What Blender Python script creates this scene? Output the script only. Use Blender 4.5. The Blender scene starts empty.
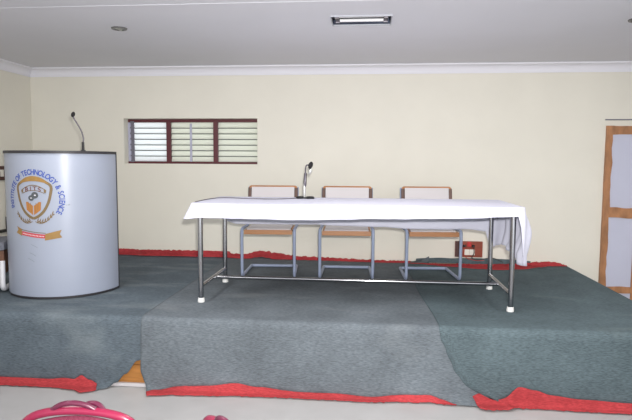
import bpy, bmesh, math, random
from mathutils import Vector, Matrix, noise

random.seed(7)
C = bpy.context.scene.collection
PI = math.pi

# ------------------------------------------------------------------ helpers
def lin(c):
    c = c / 255.0
    return c / 12.92 if c <= 0.04045 else ((c + 0.055) / 1.055) ** 2.4

def S(r, g, b):
    return (lin(r), lin(g), lin(b), 1.0)

def mat(name, col, rough=0.6, metal=0.0, var=0.0, scale=8.0, bump=0.0, bscale=60.0, spec=0.5, col2=None,
        stretch=(1, 1, 1), coat=0.0, detail=4.0):
    m = bpy.data.materials.new(name); m.use_nodes = True
    nt = m.node_tree; b = nt.nodes['Principled BSDF']
    b.inputs['Base Color'].default_value = col
    b.inputs['Roughness'].default_value = rough
    b.inputs['Metallic'].default_value = metal
    b.inputs['Specular IOR Level'].default_value = spec
    b.inputs['Coat Weight'].default_value = coat
    tc = nt.nodes.new('ShaderNodeTexCoord')
    mp = nt.nodes.new('ShaderNodeMapping'); mp.inputs['Scale'].default_value = stretch
    nt.links.new(tc.outputs['Object'], mp.inputs['Vector'])
    if var > 0 or col2:
        n = nt.nodes.new('ShaderNodeTexNoise'); n.inputs['Scale'].default_value = scale
        n.inputs['Detail'].default_value = detail
        nt.links.new(mp.outputs['Vector'], n.inputs['Vector'])
        cr = nt.nodes.new('ShaderNodeValToRGB')
        c2 = col2 or tuple(max(0, c * (1 - var)) for c in col[:3]) + (1,)
        cr.color_ramp.elements[0].position = 0.3; cr.color_ramp.elements[0].color = c2
        cr.color_ramp.elements[1].position = 0.7; cr.color_ramp.elements[1].color = col
        nt.links.new(n.outputs['Fac'], cr.inputs['Fac'])
        nt.links.new(cr.outputs['Color'], b.inputs['Base Color'])
    if bump > 0:
        n2 = nt.nodes.new('ShaderNodeTexNoise'); n2.inputs['Scale'].default_value = bscale
        n2.inputs['Detail'].default_value = 3
        nt.links.new(mp.outputs['Vector'], n2.inputs['Vector'])
        bp = nt.nodes.new('ShaderNodeBump'); bp.inputs['Strength'].default_value = bump
        bp.inputs['Distance'].default_value = 0.01
        nt.links.new(n2.outputs['Fac'], bp.inputs['Height'])
        nt.links.new(bp.outputs['Normal'], b.inputs['Normal'])
    return m

def carpet_mat(name, col, dust, dust_lo=0.58, dust_hi=0.78, dscale=2.2):
    """rough woven carpet: fine cross weave, blotchy wear and pale dust"""
    m = bpy.data.materials.new(name); m.use_nodes = True
    nt = m.node_tree; L = nt.links; b = nt.nodes['Principled BSDF']
    b.inputs['Roughness'].default_value = 0.95
    b.inputs['Specular IOR Level'].default_value = 0.12
    tc = nt.nodes.new('ShaderNodeTexCoord')
    def nz(scale, st, det=4):
        mp = nt.nodes.new('ShaderNodeMapping'); mp.inputs['Scale'].default_value = st
        L.new(tc.outputs['Object'], mp.inputs['Vector'])
        n = nt.nodes.new('ShaderNodeTexNoise'); n.inputs['Scale'].default_value = scale
        n.inputs['Detail'].default_value = det
        L.new(mp.outputs['Vector'], n.inputs['Vector']); return n
    fine = nz(70, (.55, 3.0, 3.0)); blot = nz(3.0, (1, 1, 1), 6); ds = nz(dscale, (0.8, 2.2, 1.2), 8)
    def ramp(n, p0, c0, p1, c1):
        r = nt.nodes.new('ShaderNodeValToRGB')
        r.color_ramp.elements[0].position = p0; r.color_ramp.elements[0].color = c0
        r.color_ramp.elements[1].position = p1; r.color_ramp.elements[1].color = c1
        L.new(n.outputs['Fac'], r.inputs['Fac']); return r
    k = lambda f: tuple(c * f for c in col[:3]) + (1,)
    a = ramp(fine, 0.33, k(0.74), 0.68, k(1.24))
    w = ramp(blot, 0.3, (0.82, 0.82, 0.82, 1), 0.7, (1.12, 1.12, 1.12, 1))
    mx = nt.nodes.new('ShaderNodeMix'); mx.data_type = 'RGBA'; mx.blend_type = 'MULTIPLY'; mx.inputs[0].default_value = 1
    L.new(a.outputs['Color'], mx.inputs[6]); L.new(w.outputs['Color'], mx.inputs[7])
    df = ramp(ds, dust_lo, (0, 0, 0, 1), dust_hi, (0.5, 0.5, 0.5, 1))
    m2 = nt.nodes.new('ShaderNodeMix'); m2.data_type = 'RGBA'
    L.new(df.outputs['Color'], m2.inputs[0]); L.new(mx.outputs[2], m2.inputs[6]); m2.inputs[7].default_value = dust
    L.new(m2.outputs[2], b.inputs['Base Color'])
    bp = nt.nodes.new('ShaderNodeBump'); bp.inputs['Strength'].default_value = 0.5; bp.inputs['Distance'].default_value = 0.004
    L.new(fine.outputs['Fac'], bp.inputs['Height']); L.new(bp.outputs['Normal'], b.inputs['Normal'])
    return m

def frosted(name, col, trans=0.6):
    m = bpy.data.materials.new(name); m.use_nodes = True
    nt = m.node_tree; nt.nodes.remove(nt.nodes['Principled BSDF'])
    out = nt.nodes['Material Output']
    t = nt.nodes.new('ShaderNodeBsdfTranslucent'); t.inputs['Color'].default_value = col
    d = nt.nodes.new('ShaderNodeBsdfDiffuse'); d.inputs['Color'].default_value = col
    g = nt.nodes.new('ShaderNodeBsdfGlossy'); g.inputs['Roughness'].default_value = 0.25
    a = nt.nodes.new('ShaderNodeMixShader'); a.inputs[0].default_value = trans
    nt.links.new(d.outputs[0], a.inputs[1]); nt.links.new(t.outputs[0], a.inputs[2])
    b = nt.nodes.new('ShaderNodeMixShader'); b.inputs[0].default_value = 0.05
    nt.links.new(a.outputs[0], b.inputs[1]); nt.links.new(g.outputs[0], b.inputs[2])
    nt.links.new(b.outputs[0], out.inputs['Surface'])
    return m

def add_box(bm, x0, x1, y0, y1, z0, z1, bev=0.0):
    r = bmesh.ops.create_cube(bm, size=1.0)
    vs = r['verts']
    for v in vs:
        v.co = Vector((x0 + (v.co.x + .5) * (x1 - x0), y0 + (v.co.y + .5) * (y1 - y0), z0 + (v.co.z + .5) * (z1 - z0)))
    if bev > 0:
        es = set(e for v in vs for e in v.link_edges)
        bmesh.ops.bevel(bm, geom=list(es), offset=bev, segments=2, affect='EDGES', profile=0.7)
    return bm

def smooth_path(pts, rad=0.04, n=5):
    """round the corners of a polyline"""
    pts = [Vector(p) for p in pts]; out = [pts[0]]
    for i in range(1, len(pts) - 1):
        a, p, c = pts[i - 1], pts[i], pts[i + 1]
        d0, d1 = (a - p), (c - p)
        r = min(rad, d0.length * .48, d1.length * .48)
        p0 = p + d0.normalized() * r; p1 = p + d1.normalized() * r
        for k in range(n + 1):
            t = k / n
            out.append((1 - t) ** 2 * p0 + 2 * t * (1 - t) * p + t * t * p1)
    out.append(pts[-1]); return out

def add_tube(bm, pts, r, seg=10, cap=True):
    """tube along pts; r a number or a list"""
    pts = [Vector(p) for p in pts]; n = len(pts)
    rs = r if isinstance(r, (list, tuple)) else [r] * n
    t0 = (pts[1] - pts[0]).normalized()
    up = Vector((0, 0, 1)) if abs(t0.z) < 0.9 else Vector((1, 0, 0))
    nrm = t0.cross(up).normalized(); rings = []
    for i, p in enumerate(pts):
        if i == 0: t = t0
        elif i == n - 1: t = (pts[-1] - pts[-2]).normalized()
        else: t = ((pts[i + 1] - p).normalized() + (p - pts[i - 1]).normalized()).normalized()
        nrm = (nrm - t * nrm.dot(t)).normalized(); bn = t.cross(nrm)
        rings.append([bm.verts.new(p + (nrm * math.cos(2 * PI * k / seg) + bn * math.sin(2 * PI * k / seg)) * rs[i]) for k in range(seg)])
    for a, b in zip(rings, rings[1:]):
        for k in range(seg):
            bm.faces.new((a[k], a[(k + 1) % seg], b[(k + 1) % seg], b[k]))
    if cap:
        bm.faces.new(rings[0][::-1]); bm.faces.new(rings[-1])
    return bm

def add_lathe(bm, prof, cx=0, cy=0, seg=24, mtx=None):
    """prof: list of (r, z)"""
    rings = []
    for r, z in prof:
        ring = []
        for k in range(seg):
            p = Vector((cx + r * math.cos(2 * PI * k / seg), cy + r * math.sin(2 * PI * k / seg), z))
            ring.append(bm.verts.new(mtx @ p if mtx else p))
        rings.append(ring)
    for a, b in zip(rings, rings[1:]):
        for k in range(seg):
            bm.faces.new((a[k], a[(k + 1) % seg], b[(k + 1) % seg], b[k]))
    if prof[0][0] > 1e-6: bm.faces.new(rings[0][::-1])
    if prof[-1][0] > 1e-6: bm.faces.new(rings[-1])
    return bm

def add_prism(bm, poly, y0, y1):
    """polygon in x,z extruded from y0 to y1"""
    a = [bm.verts.new((x, y0, z)) for x, z in poly]; b = [bm.verts.new((x, y1, z)) for x, z in poly]
    n = len(poly)
    bm.faces.new(a); bm.faces.new(b[::-1])
    for i in range(n):
        bm.faces.new((a[i], b[i], b[(i + 1) % n], a[(i + 1) % n]))
    return bm

def new(): return bmesh.new()

def obj(name, bm, m, parent=None, smooth=True, angle=40):
    bmesh.ops.recalc_face_normals(bm, faces=bm.faces[:])
    me = bpy.data.meshes.new(name); bm.to_mesh(me); bm.free()
    me.materials.append(m)
    if smooth:
        for p in me.polygons: p.use_smooth = True
        try: me.set_sharp_from_angle(angle=math.radians(angle))
        except Exception: pass
    o = bpy.data.objects.new(name, me); C.objects.link(o)
    if parent: o.parent = parent
    return o

def tag(o, label, cat, group=None):
    o['label'] = label; o['category'] = cat
    if group: o['group'] = group
    return o

def thing(name, label, cat, loc=(0, 0, 0), rz=0, group=None):
    o = bpy.data.objects.new(name, None); C.objects.link(o)
    o.empty_display_size = 0.1
    o.location = loc; o.rotation_euler = (0, 0, rz)
    return tag(o, label, cat, group)

def struct(name, bm, m, parent=None, smooth=False):
    o = obj(name, bm, m, parent, smooth)
    if not parent: o['kind'] = 'structure'
    return o

def dup(root, loc, rz, label, group=None):
    r = root.copy(); C.objects.link(r); r.location = loc; r.rotation_euler = (0, 0, rz); r['label'] = label
    if group: r['group'] = group
    for ch in list(root.children):
        c = ch.copy(); C.objects.link(c); c.parent = r
        for g in list(ch.children):
            d = g.copy(); C.objects.link(d); d.parent = c
    return r

def interp(tab, x):
    if x <= tab[0][0]: return tab[0][1]
    for (a, va), (b, vb) in zip(tab, tab[1:]):
        if x <= b:
            t = (x - a) / (b - a); t = t * t * (3 - 2 * t)
            return va + (vb - va) * t
    return tab[-1][1]

def nz(x, y=0.0, z=0.0): return noise.noise(Vector((x, y, z)))

# ------------------------------------------------------------------ materials
M = {}
M['wall'] = mat('cream_wall_paint', S(234, 230, 218), 0.7, var=0.04, scale=2.5, bump=0.08, bscale=25, spec=0.3)
M['ceil'] = mat('ceiling_paint', S(226, 226, 233), 0.85, var=0.03, scale=1.5, spec=0.2)
M['cornice'] = mat('cornice_plaster', S(236, 235, 242), 0.75, spec=0.2)
M['floor'] = mat('pale_floor_tile', S(178, 177, 177), 0.45, var=0.09, scale=5, spec=0.35)
M['wood_stage'] = mat('stage_timber', S(190, 128, 62), 0.6, var=0.35, scale=6, stretch=(1, 1, 9))
M['carpet_left'] = carpet_mat('slate_carpet', S(96, 106, 114), S(150, 158, 160), 0.52, 0.8)
M['carpet_mid'] = carpet_mat('grey_carpet', S(107, 114, 120), S(146, 150, 152), 0.6, 0.85)
M['carpet_right'] = carpet_mat('green_carpet', S(91, 104, 109), S(134, 144, 142), 0.6, 0.85)
M['red'] = carpet_mat('red_carpet_border', S(174, 64, 68), S(206, 122, 116), 0.62, 0.9, 6)
M['cloth'] = mat('white_table_linen', S(224, 224, 240), 0.8, bump=0.12, bscale=30, spec=0.2)
M['chrome'] = mat('chrome_tube', S(172, 172, 175), 0.16, 1.0)
M['tabletop'] = mat('table_board', S(120, 116, 118), 0.6)
M['foot'] = mat('white_plastic_foot', S(232, 232, 230), 0.5)
M['chair_metal'] = mat('blue_grey_paint', S(158, 170, 198), 0.45, var=0.08, scale=20)
M['chair_wood'] = mat('chair_beech', S(192, 134, 88), 0.45, var=0.3, scale=7, stretch=(1, 6, 6))
M['chair_dark'] = mat('chair_brown', S(112, 88, 80), 0.5, var=0.2, scale=9)
M['chair_pad'] = mat('chair_laminate', S(206, 201, 203), 0.55)
M['podium'] = mat('podium_laminate', S(162, 169, 186), 0.34, var=0.04, scale=3, spec=0.6)
M['podium_trim'] = mat('podium_dark_edge', S(52, 50, 54), 0.5)
M['podium_in'] = mat('podium_inside', S(120, 112, 104), 0.6)
M['gold'] = mat('crest_gold', S(160, 124, 68), 0.5, var=0.12, scale=30)
M['darkgold'] = mat('crest_bronze', S(128, 106, 72), 0.5, var=0.12, scale=30)
M['blue'] = mat('crest_blue', S(58, 82, 165), 0.5)
M['crestred'] = mat('crest_red', S(196, 66, 74), 0.5)
M['crestbrown'] = mat('crest_brown', S(116, 70, 58), 0.5)
M['crestgrey'] = mat('crest_grey', S(84, 88, 92), 0.5)
M['crestbook'] = mat('crest_book', S(178, 118, 58), 0.5)
M['crestwhite'] = mat('crest_white', S(226, 222, 228), 0.5)
M['scuff'] = mat('scuff_grey', S(140, 148, 158), 0.6)
M['black'] = mat('black_plastic', S(30, 29, 31), 0.45)
M['foam'] = mat('black_foam', S(34, 32, 34), 0.95, bump=0.6, bscale=250)
M['grey_metal'] = mat('grey_metal', S(104, 100, 108), 0.35, 0.8)
M['silver'] = mat('silver_metal', S(205, 205, 200), 0.3, 0.5)
M['maroon'] = mat('maroon_window_steel', S(96, 40, 48), 0.5, var=0.12, scale=20)
M['reveal'] = mat('window_reveal', S(205, 203, 205), 0.8)
M['bar'] = mat('pale_blue_bar', S(184, 184, 206), 0.5)
M['clip'] = mat('louver_clip', S(118, 116, 128), 0.5)
M['glass'] = frosted('frosted_louver_glass', S(236, 237, 228), 0.66)
M['glass_pale'] = frosted('clear_louver_glass', S(246, 248, 248), 0.8)
M['glass_edge'] = mat('glass_edge', S(72, 78, 74), 0.3)
M['door_panel'] = mat('door_pale_paint', S(203, 205, 224), 0.6, var=0.04, scale=4)
M['door_wood'] = mat('door_varnish', S(192, 136, 94), 0.5, var=0.42, scale=5, stretch=(3, 3, 1.2))
M['board'] = mat('switchboard_wood', S(150, 66, 44), 0.5, var=0.25, scale=12, stretch=(1, 1, 5))
M['board_dark'] = mat('switchboard_dark', S(74, 40, 36), 0.5)
M['socket'] = mat('socket_white', S(236, 232, 222), 0.4)
M['red_switch'] = mat('red_plastic', S(190, 40, 40), 0.4)
M['mirror'] = mat('mirror_reflector', S(92, 99, 116), 0.12, 1.0)
M['lamp_frame'] = mat('lamp_frame', S(178, 180, 188), 0.5)
M['fluor'] = mat('unlit_tube', S(240, 240, 242), 0.3)
M['disc_ring'] = mat('downlight_ring', S(112, 112, 112), 0.35, 0.6)
M['disc_lens'] = mat('downlight_lens', S(176, 176, 170), 0.3)
M['pink'] = mat('magenta_plastic', S(146, 32, 68), 0.28, spec=0.5, coat=0.2)
M['pink_dark'] = mat('mauve_plastic', S(100, 36, 62), 0.3, coat=0.1)
M['pink_web'] = mat('maroon_weave', S(120, 40, 66), 0.7, bump=0.5, bscale=80)
M['stool_grey'] = mat('grey_cushion', S(112, 114, 124), 0.9)
M['stool_brown'] = mat('brown_panel', S(112, 76, 56), 0.6, var=0.3, scale=8)
M['stool_white'] = mat('white_tube', S(225, 224, 228), 0.4)

# ------------------------------------------------------------------ the room
PZ = 0.5                       # stage height
XL, XR, YB, YF, ZC = -3.89, 5.2, 0.0, -8.2, 2.64
PX1, PY0 = 2.10, -2.45         # stage right side and front

# back wall with a hole for the louvred window
WX0, WX1, WZ0, WZ1 = -2.795, -1.243, 1.562, 2.076
bm = new()
add_box(bm, XL - .15, WX0, 0, .22, 0, ZC)
add_box(bm, WX1, XR + .15, 0, .22, 0, ZC)
add_box(bm, WX0, WX1, 0, .22, 0, WZ0)
add_box(bm, WX0, WX1, 0, .22, WZ1, ZC)
struct('wall_back', bm, M['wall'])
struct('wall_left', add_box(new(), XL - .15, XL, YF, 0, 0, ZC), M['wall'])
struct('wall_right', add_box(new(), XR, XR + .15, YF, 0, 0, ZC), M['wall'])
struct('floor', add_box(new(), XL - .15, XR + .15, YF, .16, -.1, 0), M['floor'])

# ceiling, with an opening for the recessed lamp
LX0, LX1, LY0, LY1 = -.292, .138, -2.06, -1.80
bm = new()
add_box(bm, XL - .15, LX0, YF, .16, ZC, ZC + .12)
add_box(bm, LX1, XR + .15, YF, .16, ZC, ZC + .12)
add_box(bm, LX0, LX1, YF, LY0, ZC, ZC + .12)
add_box(bm, LX0, LX1, LY1, .16, ZC, ZC + .12)
struct('ceiling', bm, M['ceil'])
# cove cornice along the back and the left wall
def cove(n=7):
    d, h = .085, .095
    pr = [(0, ZC), (-d, ZC), (-d, ZC - .014)]
    for k in range(n + 1):
        a = k / n * PI / 2
        pr.append((-(d - .006) + math.sin(a) * (d - .020), ZC - .016 - (1 - math.cos(a)) * (h - .03)))
    pr += [(-.012, ZC - h), (0, ZC - h)]
    return pr
bm = new(); pr = cove()
a = [bm.verts.new((XL, y, z)) for y, z in pr]; b = [bm.verts.new((XR, y, z)) for y, z in pr]
for i in range(len(pr)): bm.faces.new((a[i], a[(i + 1) % len(pr)], b[(i + 1) % len(pr)], b[i]))
bm.faces.new(a); bm.faces.new(b[::-1])
struct('trim_1', bm, M['cornice'])
bm = new()
a = [bm.verts.new((XL - y, YF, z)) for y, z in pr]; b = [bm.verts.new((XL - y, 0, z)) for y, z in pr]
for i in range(len(pr)): bm.faces.new((a[i], a[(i + 1) % len(pr)], b[(i + 1) % len(pr)], b[i]))
bm.faces.new(a); bm.faces.new(b[::-1])
struct('trim_2', bm, M['cornice'])
# narrow joint batten across the ceiling
struct('trim_3', add_box(new(), XL + .09, XR, -2.435, -2.41, ZC - .003, ZC, .002), M['ceil'])

# ------------------------------------------------------------------ window
win = bpy.data.objects.new('window_1', None); C.objects.link(win); win['kind'] = 'structure'
WY = .115            # the frame sits deep in the wall
bm = new()
add_box(bm, WX0, WX0 + .006, .0, .21, WZ0, WZ1); add_box(bm, WX1 - .006, WX1, 0.0, .21, WZ0, WZ1)
add_box(bm, WX0, WX1, 0.0, .21, WZ0, WZ0 + .006)
obj('reveal', bm, M['wall'], win, False)
bm = new()
add_box(bm, WX0 + .006, WX1 - .006, WY, WY + .05, WZ1 - .036, WZ1, .003)
add_box(bm, WX0 + .006, WX1 - .006, WY - .01, WY + .05, WZ0 + .006, WZ0 + .030, .003)
obj('window_frame', bm, M['maroon'], win, False)
obj('side_jamb', add_box(new(), WX0 + .006, WX0 + .03, WY, WY + .05, WZ0 + .03, WZ1 - .036, .003), M['bar'], win, False)
for xm in (-2.305, -1.754):
    obj('mullion', add_box(new(), xm - .026, xm + .026, WY - .01, WY + .05, WZ0 + .02, WZ1 - .01, .004), M['maroon'], win, False)
obj('sash_bar', add_box(new(), -2.050, -2.026, WY - .022, WY - .008, WZ0 + .03, WZ1 - .05, .003), M['bar'], win, False)
bays = [(WX0 + .075, -2.332, 'glass_pale'), (-2.278, -1.782, 'glass'), (-1.726, WX1 - .008, 'glass')]
NB = 7; ph = (WZ1 - WZ0 - .066) / NB
for x0, x1, g in bays:
    for k in range(NB):
        zc = WZ0 + .030 + (k + .5) * ph
        h = ph * .56; t = math.radians(14)
        bm = new()
        v = [bm.verts.new((x, WY + .02 + q * h * math.sin(t) + d, zc + q * h * math.cos(t))) for x in (x0, x1) for q in (-1, 1) for d in (-.0025, .0025)]
        for f in ((0, 1, 3, 2), (4, 6, 7, 5), (0, 4, 5, 1), (2, 3, 7, 6), (0, 2, 6, 4), (1, 5, 7, 3)): bm.faces.new([v[i] for i in f])
        lv = obj('louver_blade', bm, M[g], win, False)
        y = WY + .02 - h * math.sin(t); z = zc - h * math.cos(t)
        obj('blade_edge', add_box(new(), x0, x1, y - .006, y + .003, z - .004, z + .005), M['glass_edge'], lv, False)
bm = new()
add_box(bm, WX0 + .034, WX0 + .074, WY + .012, WY + .02, WZ0 + .03, WZ1 - .036)
for k in range(NB + 1):
    z = WZ0 + .034 + k * ph
    add_box(bm, WX0 + .036, WX0 + .080, WY - .012, WY + .014, z - .010, z + .008)
obj('clip_strip', bm, M['clip'], win, False)

# ------------------------------------------------------------------ door at the right
DX0, DX1, DZ = 2.453, 3.24, 1.992
door = bpy.data.objects.new('door_1', None); C.objects.link(door); door['kind'] = 'structure'
def wavy_board(x0, x1, z0, z1, y0, y1, amp, along, seed):
    """board with hand-painted wavy edges"""
    n = 26; A = []; B = []
    for k in range(n + 1):
        t = k / n
        e0 = amp * nz(t * 5 * (z1 - z0 if along == 'z' else x1 - x0) + seed, seed * 1.7)
        e1 = amp * nz(t * 7 * (z1 - z0 if along == 'z' else x1 - x0) + seed, seed * 3.1 + 9)
        if along == 'z':
            z = z0 + (z1 - z0) * t; A.append((x0 + e0 * .15, z)); B.append((x1 + e1, z))
        else:
            x = x0 + (x1 - x0) * t; A.append((x, z0 + e0)); B.append((x, z1 + e1))
    return add_prism(new(), A + B[::-1], y0, y1)
bm = new(); add_box(bm, DX0 + .02, DX1 - .02, -.012, 0, 0, DZ - .02)
obj('panel', bm, M['door_panel'], door, False)
obj('stile', wavy_board(DX0, DX0 + .062, 0, DZ, -.034, 0, .018, 'z', 1.3), M['door_wood'], door, False)
obj('stile', wavy_board(DX1 - .06, DX1, 0, DZ, -.034, 0, .010, 'z', 4.1), M['door_wood'], door, False)
obj('stile', wavy_board(2.778, 2.852, 0, DZ - .08, -.028, -.012, .009, 'z', 6.6), M['door_wood'], door, False)
obj('rail', wavy_board(DX0 + .05, DX1 - .05, DZ - .092, DZ, -.032, -.0, .015, 'x', 2.2), M['door_wood'], door, False)
obj('rail', wavy_board(DX0 + .05, DX1 - .05, 1.035, 1.135, -.030, -.012, .016, 'x', 3.4), M['door_wood'], door, False)
obj('rail', wavy_board(DX0 + .05, DX1 - .05, .225, .292, -.030, -.012, .012, 'x', 8.4), M['door_wood'], door, False)
struct('shadow_gap_strip', add_box(new(), DX0 - .01, DX1 + .1, -.010, 0, 2.050, 2.062), M['clip'])  # grey strip drawn in place of the thin shadow gap above the door

# ------------------------------------------------------------------ ceiling lamps
lamp = thing('ceiling_light', 'unlit rectangular ceiling light with mirrored reflector', 'ceiling light', ((LX0 + LX1) / 2, (LY0 + LY1) / 2, ZC))
hx, hy = (LX1 - LX0) / 2, (LY1 - LY0) / 2
bm = new(); fr = .007
add_box(bm, -hx - fr, hx + fr, -hy - fr, -hy, -.010, .004); add_box(bm, -hx - fr, hx + fr, hy, hy + fr, -.010, .004)
add_box(bm, -hx - fr, -hx, -hy, hy, -.010, .004); add_box(bm, hx, hx + fr, -hy, hy, -.010, .004)
obj('frame', bm, M['lamp_frame'], lamp, False)
bm = new(); d = .085
v = [bm.verts.new(p) for p in ((-hx, -hy, 0), (hx, -hy, 0), (hx, hy, 0), (-hx, hy, 0), (-hx + .03, -hy + .05, d), (hx - .03, -hy + .05, d), (hx - .03, hy - .05, d), (-hx + .03, hy - .05, d))]
for i in range(4): bm.faces.new((v[i], v[(i + 1) % 4], v[4 + (i + 1) % 4], v[4 + i]))
bm.faces.new(v[4:])
obj('reflector', bm, M['mirror'], lamp, False)
for y in (-.03, .095):
    tb = obj('fluorescent_tube', add_tube(new(), [(-hx + .05, y, .022), (hx - .05, y, .022)], .012, 14), M['fluor'], lamp)
    for sx in (-1, 1):
        obj('lamp_holder', add_box(new(), min(sx * (hx - .02), sx * (hx - .052)), max(sx * (hx - .02), sx * (hx - .052)), y - .016, y + .016, .004, .05, .003), M['grey_metal'], tb, False)

def downlight(loc, label):
    t = thing('downlight', label, 'downlight', loc, 0, 'round downlights in the ceiling')
    obj('ring', add_lathe(new(), [(.036, 0), (.036, -.008), (.045, -.012), (.058, -.010), (.062, 0)], seg=28), M['disc_ring'], t)
    obj('lens', add_lathe(new(), [(.036, 0), (.036, -.004), (.0, -.007)], seg=28), M['disc_lens'], t)
    obj('cross_bar', add_box(new(), -.006, .006, -.05, .05, -.014, -.006, .002), M['disc_lens'], t, False)
    return t
dl = downlight((-1.985, -1.81, ZC), 'round grey downlight in the ceiling above the lectern')
dup(dl, (1.915, -1.80, ZC), 0, 'round grey downlight cut by the frame, in the ceiling on the door side')

# ------------------------------------------------------------------ stage and its carpets
stage = thing('stage_platform', 'low wooden stage covered by carpets, bare timber showing in a gap at its front', 'stage', (0, 0, 0))
obj('deck', add_box(new(), XL + .005, PX1, PY0 + .036, -.005, PZ - .03, PZ), M['wood_stage'], stage, False)
bm = new()
for k in range(3): add_box(bm, XL + .005, PX1 - .01, PY0 + .012, PY0 + .03, .004 + k * .154, .004 + k * .154 + .150)
obj('front_boarding', bm, M['wood_stage'], stage, False)
obj('side_boarding', add_box(new(), PX1 - .03, PX1 - .012, PY0 + .03, -.006, .004, PZ - .03), M['wood_stage'], stage, False)
obj('skirting_strip', add_box(new(), XL + .005, PX1 - .02, PY0 - .006, PY0 + .012, .002, .026), M['chair_pad'], stage, False)

RC = 0.035   # rounding of the front edge
def carpet(name, label, xl, xr, Ldrop, redw, backh, backr, mfield, lift, wob=1.0, ystart=0.0, yback=None, side=0.0, nx=90, xl_red=None, cat='carpet', seed=0.0, slant=0.05):
    """xl(q), xr(q): side outlines against q (q<0 stage top, Y = PY0 - q ... ; q>=0 drop).
    Ldrop(x) length hanging, redw(x) red border width at the front, backh(x) height turned up the wall, backr(x) red width at the back."""
    top = thing(name, label, cat, (0, 0, 0))
    deep = -PY0
    def place(q, x, x_u):
        """q path coordinate: 0 at front edge, negative into the stage, <-deep up the wall"""
        Ld = Ldrop(x)
        n = nz(x * 3.1 + seed, q * 2.3) * .004 * wob
        lf = lift(x, q)
        yb = yback(x) if yback else -.012
        span = deep + yb                         # stage depth covered
        if q < -span:                            # up the wall
            e = -span - q; r = .03
            if e < r * PI / 2:
                a = e / r
                y = yb - r + r * math.sin(a); z = PZ + lf + r * (1 - math.cos(a))
            else:
                y = yb - .004 * (1 + nz(x * 9 + seed, 5.5)); z = PZ + lf + r + (e - r * PI / 2)
            return Vector((x, y - .003, z))
        if q < 0 and q > -RC * 8:
            pass
        if q < -RC * PI / 4:
            return Vector((x, PY0 - q, PZ + lf + abs(n) * .3))
        e = q + RC * PI / 4                      # from start of rounding
        off = lf + .004
        if e < RC * PI / 2:
            a = e / RC
            return Vector((x, PY0 + RC * (1 - math.sin(a)) - off * math.sin(a) + .0, PZ - RC * (1 - math.cos(a)) + lf * math.cos(a)))
        e -= RC * PI / 2
        dz = PZ - RC
        fall = e
        zb = dz - fall
        w = .012 * nz(x * 4.2 + seed, fall * 2.0 + 3) * min(1, fall * 3) * wob
        y = PY0 - off - fall * slant - max(0, w) - .002
        rr = .03
        if zb > rr + lf:
            return Vector((x, y, zb))
        g = rr + lf - zb                           # past the floor turn
        if g < rr * PI / 2:
            a = g / rr
            return Vector((x, y - rr * (1 - math.cos(a)), lf + rr - rr * math.sin(a) + .003))
        return Vector((x, y - rr - (g - rr * PI / 2), lf + .004 + .006 * abs(nz(x * 14 + seed, g * 12))))
    def sheet(rowsq, mname, m, bulge=0.0, thick=.004, width=None, xl=xl):
        bm = new(); grid = []
        for j in range(len(rowsq(xl(0), 0.5))):
            row = []
            for i in range(nx + 1):
                u = i / nx
                # side outlines depend on q; one fixed-point step is enough
                x = xl(0) + (xr(0) - xl(0)) * u
                q = rowsq(x, u)[j]
                x = xl(q) + (xr(q) - xl(q)) * u
                q = rowsq(x, u)[j]
                p = place(q, x, u)
                row.append((p, x, q, j))
            grid.append(row)
        if bulge:
            nr = len(grid)
            for j in range(nr):
                t = j / (nr - 1)
                for i in range(nx + 1):
                    p, x, q, _ = grid[j][i]
                    bl = bulge * math.sin(PI * min(1, t * .9 + .08)) * (0.6 + .9 * abs(nz(x * 8 + seed, 2.2)))
                    if q > 0: p.y -= bl; p.z += bl * .25
                    else: p.y -= bl; p.z += bl * .3
        vv = [[bm.verts.new(c[0]) for c in row] for row in grid]
        for j in range(len(vv) - 1):
            for i in range(nx):
                if width and width(grid[j][i][1]) < .012: continue
                bm.faces.new((vv[j][i], vv[j][i + 1], vv[j + 1][i + 1], vv[j + 1][i]))
        loose = [v for v in bm.verts if not v.link_faces]
        bmesh.ops.delete(bm, geom=loose, context='VERTS')
        o = obj(mname, bm, m, top, True, 80)
        md = o.modifiers.new('thickness', 'SOLIDIFY'); md.thickness = thick; md.offset = 1.0 if False else 0.0
        return o
    def spanof(x): return deep + (yback(x) if yback else -.012)
    def field_rows(x, u):
        q0 = -(spanof(x) + max(0, backh(x) - backr(x))) if backr(x) <= backh(x) + 1e-6 else -(spanof(x) - (backr(x) - backh(x)))
        q1 = Ldrop(x) - redw(x)
        a = [q0 + (-RC - .01 - q0) * k / 26 for k in range(27)]
        b = [-RC + k * (RC * 1.6) / 6 for k in range(1, 7)]
        s = b[-1]; c = [s + (q1 - s) * k / 16 for k in range(1, 17)]
        return a + b + c
    def red_rows(x, u):
        q1 = Ldrop(x); w = max(redw(x), .002); fr = .012 * nz(x * 40 + seed, 7) + .006 * nz(x * 110, seed)
        return [q1 - w - .006 + (w + .006 + (fr if w > .02 else 0)) * k / 8 for k in range(9)]
    def back_rows(x, u):
        q0 = -(spanof(x) + backh(x)); w = max(backr(x), .002); fr = .010 * nz(x * 30 + seed, 3) + .008 * nz(x * 90, seed)
        return [q0 - (fr if w > .02 else 0) + (w + .006) * k / 8 for k in range(9)]
    sheet(field_rows, 'carpet_field', M[mfield])
    o = sheet(red_rows, 'red_border', M['red'], .012, width=redw, xl=xl_red or xl); o['label'] = 'red border along the front hem'
    o = sheet(back_rows, 'red_border', M['red'], .006, width=backr); o['label'] = 'red border turned up at the back wall'
    return top

c0 = lambda v: (lambda *a: v)
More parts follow.
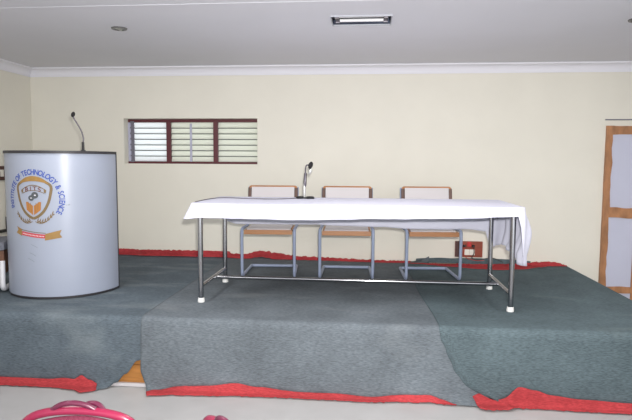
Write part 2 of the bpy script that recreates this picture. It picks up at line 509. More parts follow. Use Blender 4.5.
# left carpet, its lower corner pulled aside
Lt = [(-3.9, .53), (-2.65, .535), (-2.2, .535), (-2.03, .56), (-1.955, .60), (-1.90, .575), (-1.84, .52), (-1.76, .455), (-1.69, .39), (-1.60, .29), (-1.5, .24)]
Rt = [(-3.9, .075), (-2.65, .08), (-2.25, .08), (-2.08, .105), (-2.0, .15), (-1.95, .15), (-1.90, .10), (-1.87, .0), (-1.5, .0)]
left_carpet = carpet('stage_carpet', 'slate blue dusty carpet under the lectern, its front corner pulled aside', c0(XL + .01), c0(-1.56),
       lambda x: interp(Lt, x), lambda x: interp(Rt, x),
       lambda x: .095 + .012 * nz(x * 3), lambda x: .072, 'carpet_left', c0(.006), seed=1.0, nx=150)
# middle carpet, overlapping the left one
Lm = [(-1.6, .66), (-1.54, .64), (-1.46, .585), (-1.32, .56), (-1.1, .55), (-.88, .53), (-.46, .525), (.02, .53), (.3, .50), (.42, .49), (.5, .515), (.9, .52)]
Rm = [(-1.6, .085), (-1.4, .085), (-1.23, .095), (-.9, .105), (-.75, .085), (-.46, .055), (-.2, .06), (.02, .05), (.3, .05), (.49, .04), (.62, .0)]
Hm = [(-1.6, .072), (-1.45, .066), (-1.35, .07), (-1.28, .10), (-1.19, .11), (-1.05, .09), (-.77, .055), (.24, .03), (.5, .03), (.7, .09), (1.2, .07)]
Bm_ = [(-1.6, .066), (-1.4, .066), (-1.2, .07), (-1.0, .085), (-.77, .085), (.24, .11), (.42, .10), (.46, .0), (1.2, .0)]
mid_carpet = carpet('stage_carpet', 'grey carpet in the middle of the stage, between the slate and the green carpets',
       lambda q: -1.578 + .10 * max(0, q - .36) / .3, lambda q: .66 + .13 * min(1, max(0, q - .1) / .3),
       lambda x: interp(Lm, x), lambda x: interp(Rm, x),
       lambda x: interp(Hm, x) + .012 * nz(x * 22), lambda x: interp(Bm_, x), 'carpet_mid',
       lambda x, q: .006 + .007 * (1 - min(1, max(0, (x + 1.60) / .16))) , seed=4.0, nx=150, slant=.06)
# right carpet, on top of the middle one, lapping over with a curved edge
XLT = [(-2.6, .365), (-1.2, .42), (0, .475), (.06, .485), (.13, .52), (.25, .57), (.33, .63), (.39, .70), (.44, .79), (.49, .89), (.6, .93)]
XLR = [(.3, .60), (.42, .695), (.5, .72), (.6, .76)]
Lr = [(.3, .52), (.68, .545), (.8, .57), (.9, .555), (.96, .525), (1.1, .52), (1.4, .53), (1.72, .53), (2.1, .53)]
Rr = [(.3, .10), (.68, .10), (.75, .14), (.86, .10), (.93, .11), (1.0, .155), (1.1, .135), (1.2, .11), (1.4, .098), (1.72, .085), (2.1, .085)]
YBk = [(.36, -.08), (.5, -.08), (.86, -.09), (1.14, -.11), (1.34, -.12), (1.6, -.09), (1.75, -.05), (1.9, -.03), (2.1, -.03)]
BHr = [(.36, .012), (.86, .02), (1.2, .03), (1.5, .04), (1.75, .055), (1.92, .060), (2.03, .05), (2.1, .02)]
BRr = [(.36, .03), (.5, .07), (.86, .16), (1.14, .24), (1.34, .27), (1.6, .24), (1.8, .16), (1.95, .10), (2.06, .07), (2.1, .02)]
right_carpet = carpet('stage_carpet', 'dark green carpet nearest the door, its curved edge lapping over the grey carpet',
       lambda q: interp(XLT, q), c0(PX1 + .006),
       lambda x: interp(Lr, x), lambda x: interp(Rr, x),
       lambda x: interp(BHr, x) + .008 * nz(x * 12, 8), lambda x: interp(BRr, x) , 'carpet_right',
       lambda x, q: .006 + .005 * (1 - min(1, max(0, (x - .56 - max(0, q) * .55) / .22))) + (.012 * math.exp(-((x - interp(XLT, q) - .035) / .018) ** 2) if q > .02 else 0), yback=lambda x: interp(YBk, x), seed=9.0, nx=150, slant=.05, xl_red=lambda q: interp(XLR, q))
# turned-up back edge of the green carpet, leaning on the wall
bm = new(); prev = None
for i in range(61):
    x = .52 + (1.74 - .52) * i / 60; f = math.sin(PI * min(1, max(.0, i / 60 * .96 + .02))) ** .35
    h = (.050 + .012 * nz(x * 6, 3)) * f
    col = [bm.verts.new((x, interp(YBk, x) + .035, PZ + .016)), bm.verts.new((x, -.03, PZ + .018)), bm.verts.new((x, -.014, PZ + .03)), bm.verts.new((x, -.010, PZ + .034 + h * .6))]
    if prev:
        for k in range(3): bm.faces.new((prev[k], prev[k + 1], col[k + 1], col[k]))
    prev = col
o = obj('turned_up_edge', bm, M['carpet_right'], right_carpet, True, 80)
o.modifiers.new('thickness', 'SOLIDIFY').thickness = .004
# the side of the stage hidden from the front: carpet drop on the door side
bm = new(); prev = None
for i in range(31):
    y = PY0 + .04 + (-.02 - PY0 - .04) * i / 30
    col = [bm.verts.new((PX1 + .004, y, PZ + .006)), bm.verts.new((PX1 + .010, y, PZ - .01)), bm.verts.new((PX1 + .018 + .008 * nz(y * 5), y, PZ - .2)), bm.verts.new((PX1 + .03 + .014 * nz(y * 4), y, .012))]
    if prev:
        for k in range(3): bm.faces.new((prev[k], prev[k + 1], col[k + 1], col[k]))
    prev = col
o = obj('side_drop', bm, M['carpet_right'], right_carpet, True, 80)
o.modifiers.new('thickness', 'SOLIDIFY').thickness = .004

# ------------------------------------------------------------------ table
TX0, TX1, TY0, TY1, TZ = -1.335, 1.10, -2.03, -1.20, 1.272
TB = PZ + .010
table = thing('folding_table', 'long table with chrome tube legs under the white cloth', 'table', ((TX0 + TX1) / 2, (TY0 + TY1) / 2, TB))
ox, oy = (TX0 + TX1) / 2, (TY0 + TY1) / 2
obj('tabletop', add_box(new(), TX0 - ox + .01, TX1 - ox - .01, TY0 - oy + .01, TY1 - oy - .01, TZ - .03 - TB, TZ - .004 - TB, .004), M['tabletop'], table, False)
LXa, LXb, LYa, LYb = -1.287 - ox, 1.044 - ox, -2.002 - oy, -1.274 - oy
zr = 1.230 - TB
bm = new()
for y in (LYa, LYb): add_box(bm, LXa - .02, LXb + .02, y - .012, y + .012, zr - .010, zr + .012, .003)
for x in (LXa, LXb): add_box(bm, x - .012, x + .012, LYa, LYb, zr - .010, zr + .012, .003)
for x in (LXa, LXb):
    for y in (LYa, LYb): add_box(bm, x - .02, x + .02, y - .02, y + .02, zr, TZ - .024 - TB, .003)
obj('apron_frame', bm, M['tabletop'], table, False)
for x in (LXa, LXb):
    for y in (LYa, LYb):
        lg = obj('leg', add_tube(new(), [(x, y, .03), (x, y, zr + .02)], .0195, 14), M['chrome'], table)
        obj('foot', add_lathe(new(), [(.026, 0), (.027, .012), (.023, .034), (.0, .036)], x, y, 16), M['foot'], lg)
for x in (LXa, LXb):
    obj('side_rail', add_tube(new(), [(x, LYa, .125), (x, LYb, .125)], .015, 12), M['chrome'], table)
obj('stretcher', add_tube(new(), [(LXa, (LYa + LYb) / 2 + .05, .112), (LXb, (LYa + LYb) / 2 + .05, .112)], .016, 12), M['chrome'], table)

# table cloth: top sheet and one continuous skirt with folds
CX0, CX1, CY0, CY1, CZ = TX0 - .012, TX1 + .014, TY0 - .012, TY1 + .012, 1.2785
def perim():
    P = []; r = .03
    def arc(cx, cy, a0, n=7):
        for k in range(n + 1):
            a = math.radians(a0 + 90 * k / n); P.append((cx + r * math.cos(a), cy + r * math.sin(a), math.cos(a), math.sin(a)))
    def line(x0, y0, x1, y1, nx_, ny_, n):
        for k in range(1, n): P.append((x0 + (x1 - x0) * k / n, y0 + (y1 - y0) * k / n, nx_, ny_))
    arc(CX0 + r, CY0 + r, 180); line(CX0 + r, CY0, CX1 - r, CY0, 0, -1, 110)
    arc(CX1 - r, CY0 + r, 270); line(CX1, CY0 + r, CX1, CY1 - r, 1, 0, 50)
    arc(CX1 - r, CY1 - r, 0); line(CX1 - r, CY1, CX0 + r, CY1, 0, 1, 110)
    arc(CX0 + r, CY1 - r, 90); line(CX0, CY1 - r, CX0, CY0 + r, -1, 0, 36)
    return P
Pm = perim()
front = [(-1.37, .115), (-1.25, .108), (-.6, .112), (.2, .095), (.7, .082), (.98, .066), (1.075, .062), (1.1, .34)]
back = [(-1.37, .13), (-1.33, .22), (-1.2, .25), (-.6, .245), (.0, .255), (.5, .27), (.9, .265), (1.03, .28), (1.055, .46), (1.08, .42), (1.12, .38)]
right = [(-2.05, .37), (-1.97, .435), (-1.9, .445), (-1.7, .415), (-1.5, .385), (-1.3, .36), (-1.18, .40)]
left = [(-2.05, .12), (-1.9, .085), (-1.5, .10), (-1.18, .13)]
def drop(x, y, nxn, nyn):
    d = 0; w = 0
    for cond, tab, key in ((-nyn, front, x), (nyn, back, x), (nxn, right, y), (-nxn, left, y)):
        if cond > 1e-6: d += cond * cond * interp(tab, key); w += cond * cond
    return d / w
bm = new(); NR = 16; rings = []
for j in range(NR + 1):
    ring = []; t = j / NR
    for i, (x, y, a, b) in enumerate(Pm):
        dp = drop(x, y, a, b); s = t * dp
        fl = .03 * t + .02 * s
        isr = max(0, a); isl = max(0, -a)
        # soft vertical folds, stronger on the long right drop
        fold = (.020 * isr + .007) * math.sin(y * 38 + x * 17 + 1.5 * nz(x * 3, y * 3)) * min(1, s / .18)
        bulge = .075 * isr * max(0, math.sin(min(1, s / .36) * PI)) * (.6 + .4 * math.sin((y + 1.9) * 6))
        spike = .045 * t * max(0, -a) * max(0, -b) * 2
        o_ = fl * .6 + fold + bulge + spike + .004
        rz = max(0, .012 - s) ** 2 / .024 if s < .012 else 0
        ring.append(bm.verts.new((x + a * o_, y + b * o_, CZ - s + (.004 * nz(x * 9, y * 9) if j else 0))))
    rings.append(ring)
n = len(Pm)
for p, q in zip(rings, rings[1:]):
    for i in range(n): bm.faces.new((p[i], p[(i + 1) % n], q[(i + 1) % n], q[i]))
bm.faces.new(rings[0])
cl = obj('tablecloth', bm, M['cloth'], None, True, 50)
tag(cl, 'white cloth spread over the long chrome-legged table, hanging lowest at the door end', 'tablecloth')
md = cl.modifiers.new('thickness', 'SOLIDIFY'); md.thickness = .003; md.offset = 0

# ------------------------------------------------------------------ three chairs behind the table
def build_chair(label, loc, rz):
    t = thing('chair', label, 'chair', loc, rz, 'chairs behind the table')
    r = .0145
    for s in (-1, 1):
        x = s * .245
        p = smooth_path([(x * .95, .275, r), (x, -.27, r), (x, -.28, .462), (x, .14, .452), (x * .985, .225, .83)], .05, 6)
        obj('side_frame', add_tube(new(), p, r, 10), M['chair_metal'], t)
    obj('rear_bar', add_tube(new(), [(-.245 * .95, .275, r), (.245 * .95, .275, r)], r, 10), M['chair_metal'], t)
    # seat: laminate panel in a wooden rim
    bm = new(); add_box(bm, -.225, .225, -.262, .17, .428, .448, .006)
    st = obj('seat', bm, M['chair_wood'], t, False)
    bm = new(); add_box(bm, -.205, .205, -.24, .16, .448, .460, .005)
    obj('seat_panel', bm, M['chair_pad'], st, False)
    bm = new(); add_box(bm, -.225, .225, -.285, -.262, .410, .452, .006)
    obj('front_rail', bm, M['chair_wood'], st, False)
    # backrest: pale panel inside an arched wooden rim
    def back_y(z): return .14 + (z - .45) / .38 * .085 - .028
    bm = new(); add_box(bm, -.215, .215, -.008, .008, .60, .835, .006)
    for v in bm.verts: v.co.y += back_y(v.co.z) - .012 + .30 * v.co.x ** 2 * -.6
    bk = obj('backrest', bm, M['chair_pad'], t, False)
    pts = smooth_path([(-.232, back_y(.80) - .012, .80), (-.232, back_y(.835) - .012, .835), (.232, back_y(.835) - .012, .835), (.232, back_y(.80) - .012, .80)], .035, 5)
    rim = obj('top_rail', add_tube(new(), pts, .0135, 8), M['chair_wood'], bk); rim['label'] = 'brown wooden rim over the pale back panel'
    for s in (-1, 1):
        pts = [(s * .232, back_y(z) - .012, z) for z in (.60, .68, .76, .822)]
        o = obj('side_post', add_tube(new(), pts, .018, 8), M['chair_dark'], bk)
    return t
CZ0 = PZ + .012
ch = build_chair('brown rimmed chair behind the table, nearest the lectern', (-.953, -.785, CZ0), math.radians(4))
dup(ch, (-.215, -.77, CZ0), math.radians(2.0), 'brown rimmed chair behind the table, middle one of the three')
dup(ch, (.572, -.755, CZ0 + .003), math.radians(4), 'brown rimmed chair in front of the socket board, nearest the door')

# ------------------------------------------------------------------ lectern
PCX, PCY, PR = -2.573, -1.64, .445
LZ0, LZ1 = PZ + .012, 1.672
lec = thing('lectern', 'curved pale grey lectern with a college crest on its front', 'lectern', (PCX, PCY, LZ0))
H = LZ1 - LZ0
A0, A1 = -180, 2
def arcpts(r, n=48, a0=A0, a1=A1): return [(r * math.cos(math.radians(a0 + (a1 - a0) * k / n)), r * math.sin(math.radians(a0 + (a1 - a0) * k / n))) for k in range(n + 1)]
def shell(bm, r0, r1, z0, z1, n=48, a0=A0, a1=A1):
    o, i = arcpts(r1, n, a0, a1), arcpts(r0, n, a0, a1)
    V = [[bm.verts.new((p[0], p[1], z)) for p in L] for L in (o, i) for z in (z0, z1)]
    ob, ot, ib, it = V
    for k in range(n):
        bm.faces.new((ob[k], ob[k + 1], ot[k + 1], ot[k])); bm.faces.new((ib[k], it[k], it[k + 1], ib[k + 1]))
        bm.faces.new((ot[k], ot[k + 1], it[k + 1], it[k])); bm.faces.new((ob[k], ib[k], ib[k + 1], ob[k + 1]))
    bm.faces.new((ob[0], ot[0], it[0], ib[0])); bm.faces.new((ob[n], ib[n], it[n], ot[n]))
    return bm
obj('front_panel', shell(new(), PR - .018, PR, .018, H - .018), M['podium'], lec, True, 30)
obj('plinth', shell(new(), PR - .02, PR - .004, 0, .018), M['podium_trim'], lec, True, 30)
bm = new(); n = 48
pts = arcpts(PR + .008, n)
a = [bm.verts.new((x, y, H - .022)) for x, y in pts]; b = [bm.verts.new((x, y, H)) for x, y in pts]
bm.faces.new(a[::-1]); bm.faces.new(b)
for k in range(n): bm.faces.new((a[k], a[k + 1], b[k + 1], b[k]))
bm.faces.new((a[n], a[0], b[0], b[n]))
obj('top', bm, M['podium_trim'], lec, True, 30)
e = math.radians(A1)
for ang in (A1, A0):
    bm = new(); add_box(bm, PR - .022, PR + .004, 0, .012, .0, H - .02)
    bmesh.ops.rotate(bm, verts=bm.verts[:], cent=(0, 0, 0), matrix=Matrix.Rotation(math.radians(ang), 3, 'Z'))
    if ang == A0:
        for v in bm.verts: v.co.y *= -1
    obj('edge_strip', bm, M['podium_trim'], lec, False)
for z in (.35, .78):
    bm = new(); pts = arcpts(PR - .02, 32); a = [bm.verts.new((x, y, z)) for x, y in pts]; b = [bm.verts.new((x, y, z + .018)) for x, y in pts]
    bm.faces.new(a[::-1]); bm.faces.new(b)
    for k in range(32): bm.faces.new((a[k], a[k + 1], b[k + 1], b[k]))
    bm.faces.new((a[32], a[0], b[0], b[32]))
    obj('shelf', bm, M['podium_in'], lec, False)

# crest on the curved front: flat shapes wrapped round the panel
TH0 = math.radians(-91)
CRZ = 1.292 - LZ0     # centre height in lectern space
def wrap(u, v, off=.0015):
    th = TH0 + u / PR
    return Vector(((PR + off) * math.cos(th), (PR + off) * math.sin(th), CRZ + v))
def decal(bm, poly, off=.0015, step=.012):
    """fill a polygon (u, v) and wrap it"""
    P = []
    for (a, b) in zip(poly, poly[1:] + poly[:1]):
        n = max(1, int(math.hypot(b[0] - a[0], b[1] - a[1]) / step))
        P += [(a[0] + (b[0] - a[0]) * k / n, a[1] + (b[1] - a[1]) * k / n) for k in range(n)]
    t = bmesh.new(); f = t.faces.new([t.verts.new((x, y, 0)) for x, y in P])
    bmesh.ops.triangulate(t, faces=[f])
    for _ in range(2):
        long = [e for e in t.edges if e.calc_length() > .03]
        if long: bmesh.ops.subdivide_edges(t, edges=long, cuts=1); bmesh.ops.triangulate(t, faces=t.faces[:])
    t.verts.ensure_lookup_table(); mp = {}
    for v in t.verts: mp[v] = bm.verts.new(wrap(v.co.x, v.co.y, off))
    for f in t.faces:
        bm.faces.new([mp[v] for v in f.verts])
    t.free(); return bm
def band(bm, pts, w, off=.0015):
    """a stroke of width w along pts"""
    L, R_ = [], []
    for i, p in enumerate(pts):
        a = pts[max(0, i - 1)]; c = pts[min(len(pts) - 1, i + 1)]
        dx, dy = c[0] - a[0], c[1] - a[1]; l = math.hypot(dx, dy) or 1
        ww = w[i] if isinstance(w, list) else w
        L.append((p[0] - dy / l * ww / 2, p[1] + dx / l * ww / 2)); R_.append((p[0] + dy / l * ww / 2, p[1] - dx / l * ww / 2))
    vl = [bm.verts.new(wrap(*p, off)) for p in L]; vr = [bm.verts.new(wrap(*p, off)) for p in R_]
    for i in range(len(pts) - 1): bm.faces.new((vl[i], vr[i], vr[i + 1], vl[i + 1]))
    return bm
def text_into(bm, s, size, place, off=.0022, bold=.0):
    """one glyph string in the built-in font, mapped point by point through place(x, y) -> (u, v)"""
    cu = bpy.data.curves.new('lettering', 'FONT'); cu.body = s; cu.size = size; cu.align_x = 'CENTER'; cu.align_y = 'CENTER'; cu.offset = bold
    to = bpy.data.objects.new('lettering', cu); C.objects.link(to)
    bpy.context.view_layer.update()
    me = bpy.data.meshes.new_from_object(to.evaluated_get(bpy.context.evaluated_depsgraph_get()))
    vs = [bm.verts.new(wrap(*place(v.co.x, v.co.y), off)) for v in me.vertices]
    for p in me.polygons:
        try: bm.faces.new([vs[i] for i in p.vertices])
        except ValueError: pass
    bpy.data.objects.remove(to); bpy.data.curves.remove(cu); bpy.data.meshes.remove(me)
    return bm
# shield outline
def shield_side(sx):
    return [(sx * x, y) for x, y in ((0, .172), (.05, .165), (.10, .137), (.138, .102), (.130, .03), (.112, -.03), (.080, -.088), (.04, -.125), (0, -.145))]
ring = shield_side(1); ring2 = shield_side(-1)
def dense(pts, n=5):
    out = []
    for i in range(len(pts) - 1):
        for k in range(n):
            t = k / n
            p0 = pts[max(0, i - 1)]; p1 = pts[i]; p2 = pts[i + 1]; p3 = pts[min(len(pts) - 1, i + 2)]
            out.append(tuple(.5 * (2 * p1[q] + (p2[q] - p0[q]) * t + (2 * p0[q] - 5 * p1[q] + 4 * p2[q] - p3[q]) * t * t + (3 * p1[q] - p0[q] - 3 * p2[q] + p3[q]) * t ** 3) for q in (0, 1)))
    out.append(pts[-1]); return out
bm = new(); band(bm, dense(ring), .021); band(bm, dense(ring2), .021)
crest = obj('crest', bm, M['darkgold'], lec, False); crest['label'] = 'bronze shield crest with blue lettering around it'
bm = new(); top = [( -.118 + .236 * k / 24, .126 + .038 * (1 - ((k - 12) / 12) ** 2)) for k in range(25)]
band(bm, top, [.006 + .034 * (1 - ((k - 12) / 12) ** 2) for k in range(25)], .0018)
obj('shield_top', bm, M['gold'], crest, False)
# little scroll with the initials
bm = new()
up = [(-.085 + .17 * k / 20, .083 + .030 * (1 - ((k - 10) / 10) ** 2)) for k in range(21)]
lo = [(-.085 + .17 * k / 20, .052 + .030 * (1 - ((k - 10) / 10) ** 2) * .7) for k in range(21)]
band(bm, up, .006, .002); band(bm, lo, .005, .002)
for s in (-1, 1): decal(bm, [(s * .085, .048), (s * .085, .088), (s * .104, .075), (s * .100, .052)], .002)
obj('scroll', bm, M['darkgold'], crest, False)
bm = new()
for k, c_ in enumerate('BITS'):
    u0 = (-.052, -.018, .016, .052)[k]
    text_into(bm, c_, .044, lambda x, y, u0=u0: (u0 + x * 1.25, .087 + y - 3.0 * u0 * u0), .0032, .0006)
obj('initials', bm, M['crestbrown'], crest, False)
# grey globe pair
bm = new()
for (u, v, r) in ((.014, .036, .026), (-.016, .014, .022), (.0, .024, .018)):
    ringp = [(u + r * 1.1 * math.cos(2 * PI * k / 20), v + r * math.sin(2 * PI * k / 20)) for k in range(20)]
    decal(bm, ringp, .0018)
obj('globe', bm, M['crestgrey'], crest, False)
for (u, v, r) in ((.016, .036, .007), (-.016, .014, .006)):
    obj('globe_mark', decal(new(), [(u + r * 1.2 * math.cos(2 * PI * k / 14), v + r * .7 * math.sin(2 * PI * k / 14)) for k in range(14)], .0024), M['crestwhite'], crest, False)
# open book
bm = new()
for s in (-1, 1):
    decal(bm, [(s * .004, -.118), (s * .058, -.078), (s * .062, -.018), (s * .05, -.014), (s * .004, -.046)], .0018)
obj('book', bm, M['crestbook'], crest, False)
bm = new()
for s in (-1, 1):
    for w_ in (.018, .036): band(bm, [(s * w_, -.105 + w_ * .7), (s * (w_ + .004), -.03 + w_ * .4)], .0035, .0024)
obj('book_page', bm, M['darkgold'], crest, False)
# small blue rosettes
for u in (-.094, .094): obj('rosette', decal(new(), [(u + .009 * math.cos(PI * k / 5) * (1 if k % 2 else .55), .05 + .009 * math.sin(PI * k / 5) * (1 if k % 2 else .55)) for k in range(10)], .002), M['scuff'], crest, False)

# laurel sprays below
bm = new()
for s in (-1, 1):
    stem = [(s * (.012 + .13 * t), -.168 - .022 * math.sin(t * PI) + .05 * t * t) for t in [k / 16 for k in range(17)]]
    band(bm, stem, .006, .0018)
    for t in (.12, .25, .4, .55, .7, .85, .98):
        u, v = s * (.012 + .13 * t), -.168 - .022 * math.sin(t * PI) + .05 * t * t
        for lean, ln in ((.30, .040), (1.0, .026)):
            a = PI / 2 - s * lean
            d = (math.cos(a) * ln, math.sin(a) * ln); pxx = (-math.sin(a) * .0052, math.cos(a) * .0052)
            decal(bm, [(u, v), (u + d[0] * .5 + pxx[0], v + d[1] * .5 + pxx[1]), (u + d[0], v + d[1]), (u + d[0] * .5 - pxx[0], v + d[1] * .5 - pxx[1])], .0020)
obj('laurel', bm, M['darkgold'], crest, False)
# ribbon
def rv(u): return -.262 - .02 * math.sin((u + .09) * 9) * .6 - .05 * u
rib = obj('ribbon_end', decal(new(), [(-.112, rv(-.112) + .024), (-.165, rv(-.165) + .038), (-.150, rv(-.15) + .012), (-.172, rv(-.17) - .014), (-.112, rv(-.112) - .030)], .0020), M['gold'], crest, False)
rib = obj('ribbon_end', decal(new(), [(.085, rv(.085) + .014), (.205, rv(.205) + .044), (.190, rv(.19) + .012), (.208, rv(.2) - .016), (.080, rv(.08) - .038)], .0020), M['gold'], crest, False)
bm = new()
band(bm, [(-.115 + .205 * k / 20, rv(-.115 + .205 * k / 20) + .020) for k in range(21)], .005, .0022)
obj('ribbon_edge', bm, M['darkgold'], crest, False)
bm = new()
band(bm, [(-.112 + .196 * k / 20, rv(-.112 + .196 * k / 20) - .006) for k in range(21)], .030, .0020)
obj('ribbon_field', bm, M['crestred'], crest, False)
bm = new()
for k in range(16):
    u = -.100 + .172 * k / 15
    band(bm, [(u, rv(u) - .011), (u + .001, rv(u) - .002)], .0055, .0026)
obj('motto_marks', bm, M['crestwhite'], crest, False)
# the ring of words
words = 'INSTITUTE OF TECHNOLOGY & SCIENCE'
bm = new(); ang = 199.0; RT = .213
CW = {'I': .48, ' ': .5, 'E': .86, 'F': .82, 'L': .82, 'S': .88, 'T': .84, 'Y': .9, 'O': 1.1, 'G': 1.1, '&': 1.05}
tot = sum(CW.get(c_, 1.02) for c_ in words)
for i, c_ in enumerate(words):
    st = 230.0 * CW.get(c_, 1.02) / tot
    mid = math.radians(ang - st / 2); ang -= st
    if c_ == ' ': continue
    text_into(bm, c_, .058, lambda x, y, m=mid: ((RT + y) * math.cos(m) * 1.0 + x * .78 * math.sin(m), (RT + y) * math.sin(m) - x * .78 * math.cos(m) + .0), .0022, .0016)
obj('ring_lettering', bm, M['blue'], crest, False)
# scuffs on the front panel
for (u, v, w_, h_) in ((.262, -.04, .022, .012), (.245, -.042, .02, .006)):
    obj('scuff', decal(new(), [(u - w_ / 2, v), (u, v + h_ / 2), (u + w_ / 2, v + h_ * .2), (u, v - h_ / 2)], .0018), M['scuff'], lec, False)
for (u, v) in ((.0, -.36), (-.015, -.425), (-.03, -.47)):
    obj('scuff', band(new(), [(u - .03, v + .012), (u, v), (u + .022, v - .014)], .004, .0018), M['scuff'], lec, False)

# gooseneck microphone on the lectern
mic = thing('gooseneck_microphone', 'thin black gooseneck microphone rising from the lectern top', 'microphone', (-2.344, -1.75, LZ1))
obj('base', add_lathe(new(), [(.020, 0), (.020, .008), (.011, .012), (.010, .075), (.0, .078)], seg=16), M['black'], mic)
gp = smooth_path([(0, 0, .07), (.006, 0, .10), (-.008, 0, .165), (-.045, 0, .225), (-.070, 0, .265), (-.078, 0, .290)], .04, 5)
obj('gooseneck', add_tube(new(), gp, .0058, 10), M['grey_metal'], mic)
bm = new(); bmesh.ops.create_uvsphere(bm, u_segments=16, v_segments=10, radius=1)
for v in bm.verts: v.co = Vector((-.078 + v.co.x * .016 + v.co.z * .004, v.co.y * .016, .300 + v.co.z * .022))
obj('windscreen', bm, M['foam'], mic)

# desk microphone with its cable
dm = thing('desk_microphone', 'small desk microphone with black foam head standing on the tablecloth', 'microphone', (-.553, -1.36, CZ + .002))
bm = new()
for s in (-1, 1):
    add_lathe(bm, [(.036, 0), (.038, .010), (.030, .020), (.0, .023)], s * .043, 0, 20)
add_box(bm, -.04, .04, -.022, .022, 0, .014, .004)
obj('base', bm, M['black'], dm)
obj('lower_stem', add_tube(new(), [(-.008, 0, .012), (-.008, 0, .02), (-.007, 0, .125), (-.006, 0, .135)], [.010, .012, .013, .010], 12), M['silver'], dm)
obj('stem', add_tube(new(), [(-.006, 0, .10), (-.004, 0, .12), (.002, 0, .215), (.002, 0, .225)], [.011, .0145, .0125, .007], 12), M['grey_metal'], dm)
gp = smooth_path([(.002, 0, .22), (.002, 0, .27), (.010, -.002, .290), (.026, -.004, .290), (.040, -.006, .278)], .02, 5)
obj('gooseneck', add_tube(new(), gp, .0055, 8), M['grey_metal'], dm)
bm = new(); bmesh.ops.create_uvsphere(bm, u_segments=16, v_segments=12, radius=1)
rm = Matrix.Rotation(math.radians(20), 3, 'Y')
for v in bm.verts: v.co = rm @ Vector((v.co.x * .020, v.co.y * .020, v.co.z * .032)) + Vector((.046, -.008, .288))
obj('windscreen', bm, M['foam'], dm)
bm = new(); bmesh.ops.create_uvsphere(bm, u_segments=12, v_segments=8, radius=1)
for v in bm.verts: v.co = rm @ Vector((v.co.x * .015, v.co.y * .013, v.co.z * .030)) + Vector((.043, .004, .238))
obj('clip', bm, M['silver'], dm)
cp = [(-.05, 0, .006), (-.12, -.08, .004), (-.25, -.17, .004), (-.40, -.16, .004), (-.52, -.12, .004), (-.66, -.05, .004), (-.74, -.08, .004), (-.775, -.20, .004), (-.79, -.40, .004), (-.785, -.60, .004)]
obj('cable', add_tube(new(), smooth_path(cp, .08, 4), .0035, 6), M['grey_metal'], dm)

# ------------------------------------------------------------------ socket boards and wall fittings
sb = thing('socket_board', 'red-brown wooden socket board low on the back wall behind the chair nearest the door', 'socket board', (1.082, 0, .664))
obj('board', add_box(new(), -.146, .146, -.030, -.001, -.086, .086, .006), M['board'], sb, False)
obj('side_block', add_box(new(), -.146, -.092, -.034, -.030, -.084, .088, .002), M['board_dark'], sb, False)
for x in (-.024, .034):
    so = obj('socket', add_box(new(), x - .028, x + .028, -.040, -.030, -.062, .000, .004), M['socket'], sb, False)
    bm = new()
    for dx, dz in ((-.010, -.036), (.010, -.036), (0, -.018)): add_lathe(bm, [(.004, -.0425), (.004, -.040)], seg=8, mtx=Matrix.Translation((x + dx, 0, dz)) @ Matrix.Rotation(PI / 2, 4, 'X') @ Matrix.Translation((0, 0, 0)) @ Matrix.Scale(-1, 4, (0, 0, 1)))
    bm.free()
obj('switch', add_box(new(), -.020, .022, -.046, -.030, .030, .084, .004), M['red_switch'], sb, False)
for x in (-.05, .044):
    obj('plug', add_lathe(new(), [(.016, 0), (.017, .012), (.010, .035), (.0, .037)], seg=12, mtx=Matrix.Translation((x, -.030, .036)) @ Matrix.Rotation(PI / 2, 4, 'X')), M['black'], sb)
wire = add_tube(new(), smooth_path([(1.126, -.076, .698), (1.13, -.082, .62), (1.10, -.06, .575), (1.16, -.07, .553), (1.25, -.08, .575), (1.33, -.08, .585), (1.40, -.09, .555), (1.43, -.10, .540)], .05, 5), .005, 8)
tag(obj('power_cord', wire, M['black']), 'black power cord hanging from the low socket board across the back wall', 'cord')
wire = add_tube(new(), smooth_path([(1.032, -.076, .698), (1.02, -.082, .60), (1.08, -.06, .560), (1.17, -.06, .545), (1.24, -.07, .552)], .05, 5), .003, 8)
tag(obj('power_cord', wire, M['red_switch']), 'thin red wire drooping under the low socket board', 'cord')

sw = thing('switch_board', 'dark brown switch board on the side wall above the lectern shoulder', 'switch board', (XL, -.66, 1.46))
obj('board', add_box(new(), .001, .030, -.16, .15, -.075, .075, .004), M['board_dark'], sw, False)
for y in (-.09, -.02, .05): obj('switch', add_box(new(), .030, .040, y - .024, y + .024, -.036, .036, .003), M['socket'], sw, False)
br = thing('wall_bracket', 'black L-shaped metal bracket on the side wall, low behind the lectern', 'bracket', (XL, -.70, .85))
obj('rail', add_box(new(), .001, .035, -.22, .21, -.018, .012, .003), M['black'], br, False)
obj('upright', add_box(new(), .001, .045, .165, .21, -.018, .140, .003), M['black'], br, False)

# low cushioned stool beside the lectern
st = thing('cushioned_stool', 'low stool with grey cushion and white tube base beside the lectern, cut by the frame', 'stool', (-3.237, -1.762, PZ + .012), math.radians(20))
bm = new(); add_box(bm, -.21, .21, -.22, .22, .345, .415, .025); obj('cushion', bm, M['stool_grey'], st)
obj('side_panel', add_box(new(), -.20, .20, -.205, .205, .15, .345, .01), M['stool_brown'], st, False)
for s in (-1, 1):
    p = smooth_path([(s * .185, -.20, .26), (s * .19, -.235, .03), (s * .19, -.12, .022), (s * .19, .12, .022), (s * .19, .235, .07), (s * .19, .225, .21), (s * .185, .18, .24)], .08, 6)
    obj('base_tube', add_tube(new(), p, .021, 10), M['stool_white'], st)

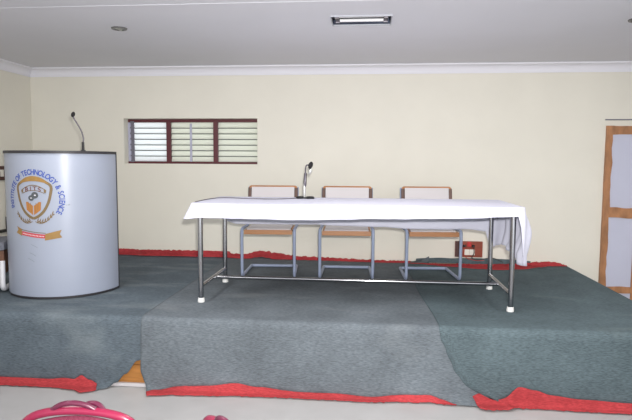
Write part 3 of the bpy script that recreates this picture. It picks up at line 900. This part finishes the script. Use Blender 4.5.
# ------------------------------------------------------------------ magenta chairs of the audience (tops in view)
def pink_chair(label, loc, rz):
    t = thing('plastic_chair', label, 'chair', loc, rz, 'magenta chairs facing the stage')
    # chair faces +y (the stage); origin under the seat
    yb = -.20; r = .0125
    def by(z): return yb - (z - .42) * .16
    p = [(-.19, by(.42), .42), (-.212, by(.60), .60), (-.205, by(.72), .72), (-.165, by(.785), .785), (-.09, by(.808), .808), (0, by(.815), .815), (.09, by(.808), .808), (.165, by(.785), .785), (.205, by(.72), .72), (.212, by(.60), .60), (.19, by(.42), .42)]
    obj('back_frame', add_tube(new(), smooth_path(p, .06, 4), .0135, 12), M['pink'], t)
    bm = new(); n = 14; rows = []
    for j in range(9):
        z = .52 + (.792 - .52) * j / 8
        w = .200 if z < .70 else .200 * math.sqrt(max(0.0, 1 - ((z - .70) / .125) ** 2)) 
        rows.append([bm.verts.new((w * (2 * i / n - 1), by(z) + .012 * (1 - (2 * i / n - 1) ** 2) - .014, z - .02 * (2 * i / n - 1) ** 2)) for i in range(n + 1)])
    for a_, b_ in zip(rows, rows[1:]):
        for i in range(n): bm.faces.new((a_[i], a_[i + 1], b_[i + 1], b_[i]))
    o = obj('backrest', bm, M['pink_web'], t); o.modifiers.new('thickness', 'SOLIDIFY').thickness = .008
    obj('handle', add_tube(new(), smooth_path([(-.085, by(.812), .812), (-.055, by(.84) - .004, .834), (-.015, by(.85) - .004, .844), (.03, by(.84), .834), (.062, by(.81), .812)], .04, 6), .0085, 10), M['pink_dark'], t)
    obj('handle', add_tube(new(), smooth_path([(.0, by(.812) + .02, .812), (.03, by(.83) + .02, .832), (.062, by(.83) + .016, .830), (.088, by(.81), .806)], .03, 6), .0085, 10), M['pink_dark'], t)
    bm = new(); add_box(bm, -.205, .205, -.20, .21, .405, .435, .012); obj('seat', bm, M['pink_web'], t)
    for sx in (-1, 1):
        for sy, y1 in ((-1, -.235), (1, .225)):
            obj('leg', add_tube(new(), [(sx * .19, sy * .185, .41), (sx * .205, y1, .0)], r, 10), M['pink'], t)
    obj('stretcher', add_tube(new(), [(-.20, -.21, .2), (.20, -.21, .2)], .009, 8), M['pink'], t)
    return t
pc = pink_chair('shiny magenta chair whose arched back tops the bottom edge beside the lectern side', (-.915, -4.27, 0), math.radians(3))
dup(pc, (-.200, -4.435, 0), math.radians(-48), 'magenta chair of which only a small rounded knob shows, nearer the table')

# ------------------------------------------------------------------ light and camera
w = bpy.data.worlds.new('daylight'); bpy.context.scene.world = w; w.use_nodes = True
bg = w.node_tree.nodes['Background']; bg.inputs['Color'].default_value = (0.93, 0.96, 1.0, 1); bg.inputs['Strength'].default_value = 1.7

def light(name, typ, loc, energy, col, **kw):
    l = bpy.data.lights.new(name, typ); l.energy = energy; l.color = col
    for k, v in kw.items(): setattr(l, k, v)
    o = bpy.data.objects.new(name, l); C.objects.link(o); o.location = loc
    return o
fl = light('camera_flash', 'SPOT', (.05, -6.12, 1.72), 560, (1.0, .98, .95), spot_size=math.radians(95), spot_blend=.9, shadow_soft_size=.035)
fl.rotation_euler = (math.radians(86), 0, math.radians(3))
# unseen fill lights added under the ceiling to brighten stage top and hall
for x in (-2.2, 0.1, 2.4):
    for y, e in ((-2.8, 21), (-5.6, 14)):
        light('overhead_fill', 'AREA', (x, y, ZC - .01), e, (1.0, .985, .96), shape='RECTANGLE', size=.45, size_y=1.2)

cam = bpy.data.cameras.new('camera'); co = bpy.data.objects.new('camera', cam); C.objects.link(co)
Rr_ = Vector((0.99536697, 0.09595138, 0.00615864)); Ur_ = Vector((-0.01430612, 0.08445772, 0.99632436)); Dr_ = Vector((-0.09507856, 0.99179646, -0.08543912))
mw = Matrix(((Rr_.x, Ur_.x, -Dr_.x, 0), (Rr_.y, Ur_.y, -Dr_.y, -6.14312), (Rr_.z, Ur_.z, -Dr_.z, 1.59477), (0, 0, 0, 1)))
co.matrix_world = mw
cam.sensor_width = 36; cam.lens = 556.97 * 36 / 632
cam.clip_start = .05
sc = bpy.context.scene; sc.camera = co
sc.view_settings.view_transform = 'Standard'; sc.view_settings.look = 'None'
sc.view_settings.exposure = 0.0; sc.view_settings.gamma = 1.0; sc.view_settings.use_curve_mapping = False
